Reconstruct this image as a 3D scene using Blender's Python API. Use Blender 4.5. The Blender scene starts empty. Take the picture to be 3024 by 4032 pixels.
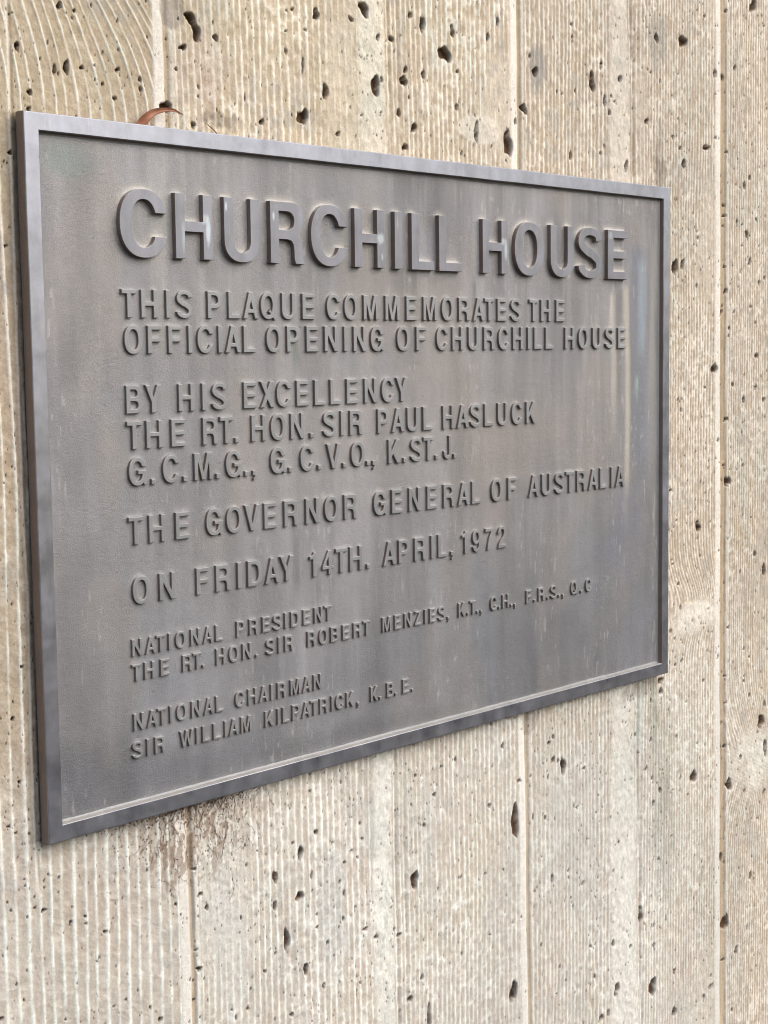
import bpy, math, random
import numpy as np
from mathutils import Vector, Matrix
from mathutils.geometry import tessellate_polygon
rad = math.radians
scene = bpy.context.scene

# ------------------------------------------------------------------ camera
ZC = 1.55                                   # height of the plaque's centre above the ground
cam_data = bpy.data.cameras.new('camera')
cam = bpy.data.objects.new('camera', cam_data)
scene.collection.objects.link(cam)
scene.camera = cam
cam_data.sensor_fit = 'HORIZONTAL'
cam_data.sensor_width = 36.0
cam_data.lens = 6183.07 / 3024 * 36.0
cam_data.clip_start = 0.02
cam_data.clip_end = 50
CP = Vector((-0.89104, -0.81257, 0.07781 + ZC))
R = Matrix(((0.68907103, -0.72457365, -0.01319649),
            (0.08176309, 0.05963761, 0.99486590),
            (-0.72006660, -0.68661225, 0.10033793)))      # world -> camera
cam.matrix_world = Matrix.Translation(CP) @ R.transposed().to_4x4()
cam_data.dof.use_dof = True
cam_data.dof.focus_distance = 1.17
cam_data.dof.aperture_fstop = 64.0

# ------------------------------------------------------------------ sky, sun, exposure
SUN = Vector((0.36, -0.66, 0.66)).normalized()           # direction towards the veiled sun
world = bpy.data.worlds.new('World')
scene.world = world
world.use_nodes = True
wn = world.node_tree
wn.nodes.clear()
sky = wn.nodes.new('ShaderNodeTexSky')
sky.sky_type = 'NISHITA'
sky.sun_disc = False
sky.sun_elevation = math.asin(SUN.z)
sky.sun_rotation = math.atan2(SUN.x, SUN.y)
sky.air_density = 1.0
sky.dust_density = 4.0
sky.ozone_density = 1.0
bg = wn.nodes.new('ShaderNodeBackground')
bg.inputs['Strength'].default_value = 0.15
wo = wn.nodes.new('ShaderNodeOutputWorld')
wn.links.new(sky.outputs[0], bg.inputs[0])
wn.links.new(bg.outputs[0], wo.inputs[0])
sun_data = bpy.data.lights.new('sun', 'SUN')
sun_data.energy = 1.3
sun_data.angle = rad(75)
sun_data.color = (1.0, 0.985, 0.965)
sun = bpy.data.objects.new('sun', sun_data)
scene.collection.objects.link(sun)
sun.rotation_euler = SUN.to_track_quat('Z', 'Y').to_euler()
scene.view_settings.view_transform = 'Standard'
scene.view_settings.look = 'None'
scene.view_settings.exposure = 0.55
scene.view_settings.gamma = 1.0
scene.cycles.filter_width = 1.0

# ------------------------------------------------------------------ helpers
def s2l(r, g, b):
    c = np.array([r, g, b], float) / 255.0
    return np.where(c <= 0.04045, c / 12.92, ((c + 0.055) / 1.055) ** 2.4)

def smooth(t):
    t = np.clip(t, 0, 1)
    return t * t * (3 - 2 * t)

def _h(ix, iy, seed):
    n = (ix.astype(np.int64) * 374761393 + iy.astype(np.int64) * 668265263 + seed * 974634777) & 0xffffffff
    n = ((n ^ (n >> 13)) * 1274126177) & 0xffffffff
    n = (n ^ (n >> 16)) & 0xffffff
    return n / float(0xffffff)

def vn(x, y, seed=0):
    """smooth value noise, 0..1"""
    x, y = np.broadcast_arrays(x, y)
    ix = np.floor(x); iy = np.floor(y)
    fx = x - ix; fy = y - iy
    fx = fx * fx * (3 - 2 * fx); fy = fy * fy * (3 - 2 * fy)
    a = _h(ix, iy, seed); b = _h(ix + 1, iy, seed); c = _h(ix, iy + 1, seed); d = _h(ix + 1, iy + 1, seed)
    return (a * (1 - fx) + b * fx) * (1 - fy) + (c * (1 - fx) + d * fx) * fy

def fbm(x, y, seed=0, n=4, lac=2.1, gain=0.5):
    v = 0; a = 1; t = 0
    for i in range(n):
        v = v + a * vn(x * lac ** i + 17.3 * i, y * lac ** i - 9.1 * i, seed + i); t += a; a *= gain
    return v / t

def mixc(a, b, t):
    return a * (1 - t[..., None]) + b * t[..., None]

def empty(name, loc, label, cat):
    o = bpy.data.objects.new(name, None)
    scene.collection.objects.link(o)
    o.location = loc
    o.empty_display_size = 0.05
    o['label'] = label
    o['category'] = cat
    return o

def grid_mesh(name, V, keep, mat, col=None, flip=False):
    """V (m,n,3) grid of points, keep (m-1,n-1) faces kept"""
    m, n, _ = V.shape
    idx = np.arange(m * n).reshape(m, n)
    q = np.stack([idx[:-1, :-1], idx[1:, :-1], idx[1:, 1:], idx[:-1, 1:]], -1)[keep]
    if flip:
        q = q[:, ::-1]
    used = np.zeros(m * n, bool); used[q.ravel()] = True
    new = np.cumsum(used) - 1
    q = new[q]
    P = V.reshape(-1, 3)[used]
    me = bpy.data.meshes.new(name)
    me.vertices.add(len(P)); me.vertices.foreach_set('co', P.astype(np.float32).ravel())
    me.loops.add(q.size); me.loops.foreach_set('vertex_index', q.astype(np.int32).ravel())
    me.polygons.add(len(q)); me.polygons.foreach_set('loop_start', (np.arange(len(q)) * 4).astype(np.int32))
    me.polygons.foreach_set('loop_total', np.full(len(q), 4, np.int32))
    me.update(calc_edges=True)
    me.polygons.foreach_set('use_smooth', np.ones(len(q), bool))
    if col is not None:
        C = col.reshape(-1, col.shape[-1])[used]
        if C.shape[1] == 3:
            C = np.concatenate([C, np.ones((len(C), 1))], 1)
        at = me.color_attributes.new('tint', 'FLOAT_COLOR', 'POINT')
        at.data.foreach_set('color', C.astype(np.float32).ravel())
    me.materials.append(mat)
    return me

def link(name, me, parent=None, loc=None):
    o = bpy.data.objects.new(name, me)
    scene.collection.objects.link(o)
    if parent is not None:
        o.parent = parent
    if loc is not None:
        o.location = loc
    return o

# ------------------------------------------------------------------ materials
def new_mat(name):
    m = bpy.data.materials.new(name); m.use_nodes = True
    nt = m.node_tree
    b = nt.nodes['Principled BSDF']
    return m, nt, b

def N(nt, kind, **kw):
    n = nt.nodes.new(kind)
    for k, v in kw.items():
        setattr(n, k, v)
    return n

def noise(nt, vec, scale, detail=4, rough=0.55):
    n = N(nt, 'ShaderNodeTexNoise'); n.inputs['Scale'].default_value = scale
    n.inputs['Detail'].default_value = detail; n.inputs['Roughness'].default_value = rough
    nt.links.new(vec, n.inputs['Vector'])
    return n.outputs['Fac']

def ramp(nt, fac, stops):
    r = N(nt, 'ShaderNodeValToRGB')
    e = r.color_ramp.elements
    while len(e) < len(stops):
        e.new(0.5)
    for el, (p, c) in zip(e, stops):
        el.position = p; el.color = (*c, 1)
    nt.links.new(fac, r.inputs[0])
    return r.outputs[0]

def mul(nt, a, b, fac=1.0, mode='MULTIPLY'):
    m = N(nt, 'ShaderNodeMix', data_type='RGBA', blend_type=mode)
    m.inputs[0].default_value = fac
    nt.links.new(a, m.inputs[6]); nt.links.new(b, m.inputs[7])
    return m.outputs[2]

def bump(nt, b, h, dist, strength=1.0):
    n = N(nt, 'ShaderNodeBump'); n.inputs['Distance'].default_value = dist
    n.inputs['Strength'].default_value = strength
    nt.links.new(h, n.inputs['Height'])
    nt.links.new(n.outputs[0], b.inputs['Normal'])

def world_pos(nt):
    return N(nt, 'ShaderNodeNewGeometry').outputs['Position']

def stretched(nt, vec, sc):
    m = N(nt, 'ShaderNodeMapping'); m.inputs['Scale'].default_value = sc
    nt.links.new(vec, m.inputs['Vector'])
    return m.outputs[0]

# concrete: colour comes from the tint laid down with the relief, plus fine sand grain
mat_wall, nt, b = new_mat('board_marked_concrete')
P = world_pos(nt)
at = N(nt, 'ShaderNodeAttribute', attribute_name='tint')
g1 = ramp(nt, noise(nt, P, 900, 3, 0.7), [(0.25, (.74, .73, .72)), (0.5, (1, 1, 1)), (0.8, (1.16, 1.15, 1.13))])
g2 = ramp(nt, noise(nt, P, 260, 4, 0.6), [(0.3, (.92, .91, .89)), (0.52, (1, 1, 1)), (0.75, (1.07, 1.07, 1.06))])
c = mul(nt, mul(nt, at.outputs['Color'], g1), g2)
nt.links.new(c, b.inputs['Base Color'])
b.inputs['Roughness'].default_value = 0.92
b.inputs['Specular IOR Level'].default_value = 0.2
bump(nt, b, noise(nt, P, 620, 5, 0.7), 0.0006, 0.8)

def bronze(name, base, vary, rough, metal, grain, streak=0.25, attr=False, gs=1400, gc=.3, scuff=0, spots=()):
    m, nt, b = new_mat(name)
    P = world_pos(nt)
    st = noise(nt, stretched(nt, P, (70, 70, 9)), 1.0, 5, 0.6)
    blot = noise(nt, P, 55, 5, 0.6)
    lo = tuple(1 - streak * v for v in (1.0, 1.0, 0.95)); hi = tuple(1 + streak * v for v in (.85, .88, 1.0))
    c1 = ramp(nt, st, [(0.3, lo), (0.5, (1, 1, 1)), (0.72, hi)])
    c2 = ramp(nt, blot, [(0.3, (1 - vary, 1 - vary, 1 - vary * .9)), (0.5, (1, 1, 1)), (0.75, (1 + vary, 1 + vary * .98, 1 + vary * 1.1))])
    g = ramp(nt, noise(nt, P, gs, 2, 0.6), [(0.25, (1 - gc,) * 3), (0.5, (1, 1, 1)), (0.78, (1 + gc,) * 3)])
    if attr:
        src = N(nt, 'ShaderNodeAttribute', attribute_name='tint').outputs['Color']
    else:
        rgb = N(nt, 'ShaderNodeRGB'); rgb.outputs[0].default_value = (*base, 1); src = rgb.outputs[0]
    colr = mul(nt, mul(nt, mul(nt, src, c1), c2), g)
    def over(c_, fac, rgb_):
        mx = N(nt, 'ShaderNodeMix', data_type='RGBA'); mx.inputs[7].default_value = (*rgb_, 1)
        nt.links.new(c_, mx.inputs[6]); nt.links.new(fac, mx.inputs[0])
        return mx.outputs[2]
    def mm(op, a, b_):
        n_ = N(nt, 'ShaderNodeMath', operation=op, use_clamp=True)
        for i_, v_ in enumerate((a, b_)):
            if isinstance(v_, (int, float)): n_.inputs[i_].default_value = v_
            else: nt.links.new(v_, n_.inputs[i_])
        return n_.outputs[0]
    if scuff:                               # thin pale runs and rubbed flecks
        r1 = ramp(nt, noise(nt, stretched(nt, P, (380, 380, 45)), 1.0, 4, .65), [(.60, (0, 0, 0)), (.74, (1, 1, 1))])
        r2 = ramp(nt, noise(nt, P, 26, 3, .6), [(.48, (0, 0, 0)), (.66, (1, 1, 1))])
        colr = over(colr, mm('MULTIPLY', mm('MULTIPLY', r1, r2), scuff), (.62, .62, .64))
        r3 = ramp(nt, noise(nt, P, 300, 5, .7), [(.66, (0, 0, 0)), (.72, (1, 1, 1))])
        colr = over(colr, mm('MULTIPLY', r3, scuff * .8), (.07, .065, .065))
    for (sx_, sz_, wx_, wz_, k_) in spots:  # bleached and verdigris marks on single letters
        mp = N(nt, 'ShaderNodeMapping', vector_type='POINT')
        mp.inputs['Location'].default_value = (-sx_ / wx_, 0, -(sz_ + ZC) / wz_); mp.inputs['Scale'].default_value = (1 / wx_, 0, 1 / wz_)
        nt.links.new(P, mp.inputs['Vector'])
        ln = N(nt, 'ShaderNodeVectorMath', operation='LENGTH'); nt.links.new(mp.outputs[0], ln.inputs[0])
        nz = noise(nt, stretched(nt, P, (520, 520, 200)), 1.0, 5, .75)
        av = N(nt, 'ShaderNodeMath', operation='ADD'); av.inputs[1].default_value = .62; nt.links.new(nz, av.inputs[0])
        sv = N(nt, 'ShaderNodeMath', operation='SUBTRACT', use_clamp=True); nt.links.new(av.outputs[0], sv.inputs[0]); nt.links.new(ln.outputs['Value'], sv.inputs[1])
        colr = over(colr, mm('MULTIPLY', mm('MULTIPLY', sv.outputs[0], 1.6), k_), (.42, .48, .53))
    nt.links.new(colr, b.inputs['Base Color'])
    b.inputs['Metallic'].default_value = metal
    rr = ramp(nt, blot, [(0.3, (rough - .07,) * 3), (0.7, (rough + .08,) * 3)])
    nt.links.new(rr, b.inputs['Roughness'])
    bump(nt, b, noise(nt, P, gs * 0.8, 3, 0.65), grain, 0.7)
    return m

SPOTS = [(-.2045, .160, .0022, .010, .75), (-.207, .168, .004, .004, .45), (-.2255, .156, .0018, .012, .3), (-.1885, .1775, .0010, .0035, .8),
         (-.1455, .1735, .0012, .0035, .7), (-.0385, .1625, .0042, .0045, .6), (-.037, .149, .0012, .003, .5), (.1080, .1600, .0022, .009, .6), (.104, .1665, .004, .003, .5), (.2525, .178, .003, .004, .35)]
mat_field = bronze('sand_cast_bronze', (.25, .25, .25), .07, .55, .25, .0005, .06, attr=True)
mat_face = bronze('weathered_bronze_face', (.225, .240, .280), .24, .34, .75, .00008, .15, gc=.10, scuff=.35)
mat_head = bronze('weathered_bronze_heading_face', (.178, .186, .212), .2, .42, .55, .00008, .18, gc=.12, scuff=.5, spots=SPOTS)
mat_small = bronze('weathered_bronze_small_face', (.215, .226, .236), .10, .46, .40, .00022, .08)
mat_side = bronze('brown_bronze_side', (.195, .145, .115), .15, .6, .1, .0002, .1)
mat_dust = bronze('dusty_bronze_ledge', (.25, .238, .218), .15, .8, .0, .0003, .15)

# ------------------------------------------------------------------ glyphs, cap height 1
ST, SH = 0.182, 0.155                      # vertical stem, horizontal bar
def arc(cx, cy, rx, ry, a0, a1, n=2.25, k=None):
    """superellipse arc in degrees"""
    k = k or max(3, int(abs(a1 - a0) / 9))
    out = []
    for i in range(k + 1):
        t = rad(a0 + (a1 - a0) * i / k)
        c_, s_ = math.cos(t), math.sin(t)
        out.append((cx + rx * math.copysign(abs(c_) ** (2 / n), c_), cy + ry * math.copysign(abs(s_) ** (2 / n), s_)))
    return out

def ang(y, cy, ry, n=2.25):
    v = (y - cy) / ry
    return math.degrees(math.copysign(math.asin(min(1, abs(v) ** (n / 2))), v))

def strip(pts, ws):
    L, Rr = [], []
    for i, p in enumerate(pts):
        a = pts[max(0, i - 1)]; b_ = pts[min(len(pts) - 1, i + 1)]
        dx, dy = b_[0] - a[0], b_[1] - a[1]; l = math.hypot(dx, dy)
        nx, ny = -dy / l, dx / l
        w = ws[i] / 2
        L.append((p[0] + nx * w, p[1] + ny * w)); Rr.append((p[0] - nx * w, p[1] - ny * w))
    return L + Rr[::-1]

def g_C():
    cx, cy, rx, ry = .385, .5, .385, .515
    ix, iy = rx - .185, ry - .152
    a = ang(.665, cy, ry); a2 = ang(.31, cy, ry)
    ia = ang(.665, cy, iy); ia2 = ang(.31, cy, iy)
    return [arc(cx, cy, rx, ry, a, 360 + a2) + arc(cx, cy, ix, iy, 360 + ia2, ia)], .75

def g_G():
    cx, cy, rx, ry = .385, .5, .385, .515
    ix, iy = rx - .185, ry - .152
    a = ang(.665, cy, ry); ia = ang(.665, cy, iy)
    o = arc(cx, cy, rx, ry, a, 305)
    o += [(.625, .085), (.655, 0), (.765, 0), (.765, .535), (.40, .535), (.40, .395), (.588, .395)]
    o += arc(cx, cy, ix, iy, 360 + ang(.33, cy, iy), ia)
    return [o], .765

def g_O():
    return [arc(.39, .5, .39, .515, 0, 360)[:-1], arc(.39, .5, .205, .363, 0, 360)[:-1]], .78

def g_S():
    cx, cy, rx, ry = .36, .738, .262, .195
    top = arc(cx, cy, rx, ry, 4, 215, 2.15, 18)
    p = top[-1]; q = (.72 - p[0], 1 - p[1])
    top.append((p[0] * .62 + q[0] * .38 - .012, p[1] * .62 + q[1] * .38 - .006))
    pts = top + [(.36, .5)] + [(.72 - x, 1 - y) for x, y in reversed(top)]
    n = len(pts); ws = []
    for i, (x, y) in enumerate(pts):
        t = abs(y - .5)
        ws.append(.150 + .034 * (1 - smooth((t - .17) / .22)) if t > .17 else .178)
    ws[0] = ws[-1] = .185
    ws = [.185 if (i < 3 or i > n - 4) else w for i, w in enumerate(ws)]
    return [strip(pts, [float(w) for w in ws])], .72

def bowl(x0, x1, y0, y1, n=2.4):
    """right half of a bowl from (x0,y1) top to (x0,y0), clockwise"""
    r = (y1 - y0) / 2; c_ = (y0 + y1) / 2
    rx = min(r * 1.15, x1 - x0)
    return arc(x1 - rx, c_, rx, r, 90, -90, n, 14)

def rev(l):
    return l[::-1]

GL = {}
GL['C'] = g_C(); GL['G'] = g_G(); GL['O'] = g_O(); GL['S'] = g_S()
o = g_O()[0]
# Q : the bowl with a tail merged in the outline
oo = arc(.39, .5, .39, .515, -38, 298)
GL['Q'] = ([oo + [(.60, .06), (.70, -.055), (.80, .045), (.70, .135)],
            arc(.39, .5, .205, .363, 0, 300) + [(.49, .19), (.40, .275), (.475, .37), (.56, .285)]], .80)
GL['I'] = ([[(0, 0), (ST, 0), (ST, 1), (0, 1)]], ST)
GL['H'] = ([[(0, 0), (ST, 0), (ST, .42), (.54, .42), (.54, 0), (.722, 0), (.722, 1), (.54, 1), (.54, .58), (ST, .58), (ST, 1), (0, 1)]], .722)
GL['L'] = ([[(0, 0), (.58, 0), (.58, SH), (ST, SH), (ST, 1), (0, 1)]], .58)
GL['T'] = ([[(.225, 0), (.407, 0), (.407, 1 - SH), (.632, 1 - SH), (.632, 1), (0, 1), (0, 1 - SH), (.225, 1 - SH)]], .632)
GL['E'] = ([[(0, 0), (.63, 0), (.63, SH), (ST, SH), (ST, .425), (.595, .425), (.595, .575), (ST, .575), (ST, 1 - SH), (.625, 1 - SH), (.625, 1), (0, 1)]], .63)
GL['F'] = ([[(0, 0), (ST, 0), (ST, .415), (.555, .415), (.555, .565), (ST, .565), (ST, 1 - SH), (.60, 1 - SH), (.60, 1), (0, 1)]], .60)
GL['U'] = ([[(0, 1)] + arc(.35, .335, .35, .35, 180, 360) + [(.70, 1), (.518, 1)] + rev(arc(.35, .335, .168, .20, 180, 360)) + [(ST, 1)]], .70)
GL['J'] = ([[(.53, 1), (.348, 1)] + rev(arc(.262, .29, .086, .155, 180, 360)) + [(.176, .33), (0, .33)] + arc(.265, .28, .265, .295, 180, 360)], .53)
GL['P'] = ([[(0, 0), (ST, 0), (ST, .365)] + rev(bowl(ST, .67, .365, 1)) + [(0, 1)],
            [(ST, .85)] + bowl(ST, .485, .515, .85) + [(ST, .515)]], .67)
GL['R'] = ([[(0, 0), (ST, 0), (ST, .395), (.36, .395), (.45, .375), (.495, .31), (.508, .20), (.512, .08), (.535, 0), (.735, 0), (.705, .055), (.693, .14), (.685, .29), (.655, .38), (.585, .45)]
             + rev(arc(.47, .735, .235, .265, 90, -48, 2.3, 12)) + [(0, 1)],
            [(ST, .85)] + bowl(ST, .515, .545, .85) + [(ST, .545)]], .735)
_b = [(0, 0)] + rev(arc(.41, .283, .285, .283, 58, -90, 2.3, 12)) + rev(arc(.40, .762, .262, .238, 90, -52, 2.3, 12)) + [(0, 1)]
GL['B'] = ([_b, [(ST, .85)] + bowl(ST, .478, .585, .85) + [(ST, .585)], [(ST, .435)] + bowl(ST, .508, .15, .435) + [(ST, .15)]], .695)
GL['D'] = ([[(0, 0)] + rev(arc(.30, .5, .41, .5, 90, -90, 2.5, 20)) + [(0, 1)],
            [(ST, 1 - SH)] + arc(.29, .5, .235, .5 - SH, 90, -90, 2.5, 18) + [(ST, SH)]], .71)
GL['A'] = ([[(0, 0), (.187, 0), (.252, .215), (.502, .215), (.565, 0), (.755, 0), (.475, 1), (.28, 1)],
            [(.294, .36), (.376, .70), (.46, .36)]], .755)
GL['V'] = ([[(0, 1), (.285, 0), (.475, 0), (.76, 1), (.57, 1), (.382, .27), (.192, 1)]], .76)
GL['W'] = ([[(0, 1), (.215, 0), (.385, 0), (.515, .62), (.645, 0), (.815, 0), (1.03, 1), (.85, 1), (.725, .31), (.60, 1), (.43, 1), (.305, .31), (.18, 1)]], 1.03)
GL['X'] = ([[(0, 0), (.205, 0), (.36, .31), (.51, 0), (.72, 0), (.465, .51), (.705, 1), (.50, 1), (.362, .705), (.222, 1), (.015, 1), (.255, .51)]], .72)
GL['Y'] = ([[(.26, 0), (.44, 0), (.44, .385), (.71, 1), (.515, 1), (.352, .575), (.195, 1), (-.005, 1), (.26, .385)]], .71)
GL['Z'] = ([[(0, 0), (.635, 0), (.635, SH), (.22, SH), (.63, .84), (.63, 1), (.03, 1), (.03, 1 - SH), (.40, 1 - SH), (0, .17)]], .635)
GL['K'] = ([[(0, 0), (ST, 0), (ST, .27), (.275, .385), (.51, 0), (.73, 0), (.40, .535), (.70, 1), (.485, 1), (ST, .505), (ST, 1), (0, 1)]], .73)
GL['M'] = ([[(0, 0), (.165, 0), (.165, .72), (.34, 0), (.51, 0), (.685, .72), (.685, 0), (.85, 0), (.85, 1), (.60, 1), (.426, .28), (.252, 1), (0, 1)]], .85)
GL['N'] = ([[(0, 0), (.175, 0), (.175, .66), (.525, 0), (.715, 0), (.715, 1), (.54, 1), (.54, .345), (.19, 1), (0, 1)]], .715)
GL['1'] = ([[(.165, 0), (.345, 0), (.345, 1), (.21, 1), (.175, .90), (.105, .85), (0, .835), (0, .715), (.165, .715)]], .40)
GL['4'] = ([[(.325, 0), (.495, 0), (.495, .225), (.59, .225), (.59, .36), (.495, .36), (.495, .99), (.325, .99), (0, .375), (0, .225), (.325, .225)],
            [(.135, .36), (.325, .735), (.325, .36)]], .59)
GL['7'] = ([[(.12, 0), (.30, 0), (.345, .30), (.44, .60), (.575, .85), (.575, .985), (0, .985), (0, .825), (.395, .825), (.255, .57), (.16, .28)]], .575)
GL['2'] = ([[(0, .66), (.165, .66)] + arc(.285, .705, .12, .155, 176, -30, 2.1, 9) + [(.32, .50), (.17, .365), (.055, .22), (0, .0), (.56, 0), (.56, .15), (.215, .15), (.26, .235), (.40, .355), (.515, .50)]
             + arc(.285, .70, .285, .30, -20, 172, 2.1, 16)], .56)
GL['9'] = ([[(.02, .245), (.185, .245)] + arc(.285, .245, .10, .12, 200, 300, 2.1, 5) + [(.375, .19), (.405, .30), (.405, .40), (.34, .35), (.25, .335)]
             + arc(.27, .66, .27, .33, 262, 8, 2.1, 20) + [(.575, .58), (.575, .45)] + arc(.285, .36, .285, .375, -8, -160, 2.1, 14)], .575)
GL['9'][0].append(arc(.285, .665, .115, .19, 0, 360, 2.1)[:-1])
GL['.'] = ([[(0, 0), (.185, 0), (.185, .185), (0, .185)]], .185)
GL[','] = ([[(0, 0), (.095, 0), (.085, -.06), (.03, -.115), (.03, -.19), (.12, -.15), (.175, -.07), (.185, .02), (.185, .185), (0, .185)]], .185)
SIDE = {c_: .062 for c_ in GL}
for c_ in 'COGQS': SIDE[c_] = .032
for c_ in 'AVWXYT': SIDE[c_] = .004
for c_ in '.,': SIDE[c_] = .055
SIDE['L'] = .045

def area(l):
    return sum(l[i][0] * l[(i + 1) % len(l)][1] - l[(i + 1) % len(l)][0] * l[i][1] for i in range(len(l))) / 2

def clean(l):
    out = []
    for p in l:
        if not out or math.hypot(p[0] - out[-1][0], p[1] - out[-1][1]) > 2e-3:
            out.append(p)
    if math.hypot(out[0][0] - out[-1][0], out[0][1] - out[-1][1]) < 2e-3:
        out.pop()
    return out

for k in list(GL):
    ls, w = GL[k]
    res = []
    for i, l in enumerate(ls):
        l = clean(l)
        a_ = area(l)
        if (a_ < 0) == (i == 0):           # outer loop counter-clockwise, holes clockwise
            l = l[::-1]
        res.append(l)
    GL[k] = (res, w)

def offset(l, d):
    """move a closed loop to its left (= inwards for the outer loop, into the metal for a hole) by d"""
    n = len(l); out = []
    for i in range(n):
        a = l[i - 1]; p = l[i]; b_ = l[(i + 1) % n]
        e1 = (p[0] - a[0], p[1] - a[1]); e2 = (b_[0] - p[0], b_[1] - p[1])
        l1 = math.hypot(*e1); l2 = math.hypot(*e2)
        n1 = (-e1[1] / l1, e1[0] / l1); n2 = (-e2[1] / l2, e2[0] / l2)
        m = (n1[0] + n2[0], n1[1] + n2[1]); q = m[0] * n1[0] + m[1] * n1[1]
        q = max(q, 0.55)
        out.append((p[0] + m[0] / q * d, p[1] + m[1] / q * d))
    return out

def letter_mesh(ch, sx, cap, h, bev, draft, mats):
    """front face at y=0, foot at y=+h+0.0008; x,z = glyph plane"""
    loops, w = GL[ch]
    loops = [[(x * cap * sx, y * cap) for x, y in l] for l in loops]
    rings = [(-draft, h + .0008), (-draft * .15, bev * 1.3), (bev * .3, bev * .35), (bev, 0.0)]
    verts = []; faces = []
    caps = []
    for l in loops:
        base = len(verts); n = len(l)
        for off, y in rings:
            for (x, z) in offset(l, off):
                verts.append((x, y, z))
        for r in range(len(rings) - 1):
            for i in range(n):
                j = (i + 1) % n
                a = base + r * n
                faces.append((a + i, a + j, a + n + j, a + n + i))
        c0 = len(verts)
        verts += verts[base + (len(rings) - 1) * n: base + len(rings) * n]
        caps.append(list(range(c0, c0 + n)))
    flat = [i for c_ in caps for i in c_]
    tri = tessellate_polygon([[Vector((verts[i][0], verts[i][2], 0)) for i in c_] for c_ in caps])
    for t in tri:
        a, b_, c_ = (flat[i] for i in t)
        A, B_, C_ = verts[a], verts[b_], verts[c_]
        cr = (B_[0] - A[0]) * (C_[2] - A[2]) - (C_[0] - A[0]) * (B_[2] - A[2])
        if abs(cr) < 1e-14:
            continue
        faces.append((a, b_, c_) if cr > 0 else (a, c_, b_))
    me = bpy.data.meshes.new('letter')
    me.from_pydata(verts, [], faces)
    for m in mats:
        me.materials.append(m)
    me.update()
    for p in me.polygons:
        nn = p.normal
        if abs(nn.y) < .75:
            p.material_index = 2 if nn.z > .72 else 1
        p.use_smooth = abs(nn.y) < .98
    me.set_sharp_from_angle(angle=rad(30))
    return me

_c = GL['C'][0][0]
def small_C():
    cx, cy, rx, ry = .385, .5, .385, .515
    ix, iy = rx - .178, ry - .148
    a, a2, ia, ia2 = ang(.70, cy, ry), ang(.30, cy, ry), ang(.70, cy, iy), ang(.30, cy, iy)
    return clean(arc(cx, cy, rx, ry, a, 360 + a2) + arc(cx, cy, ix, iy, 360 + ia2, ia))
GL['c'] = ([small_C()], .75); SIDE['c'] = .032
if area(GL['c'][0][0]) < 0: GL['c'][0][0].reverse()
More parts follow.
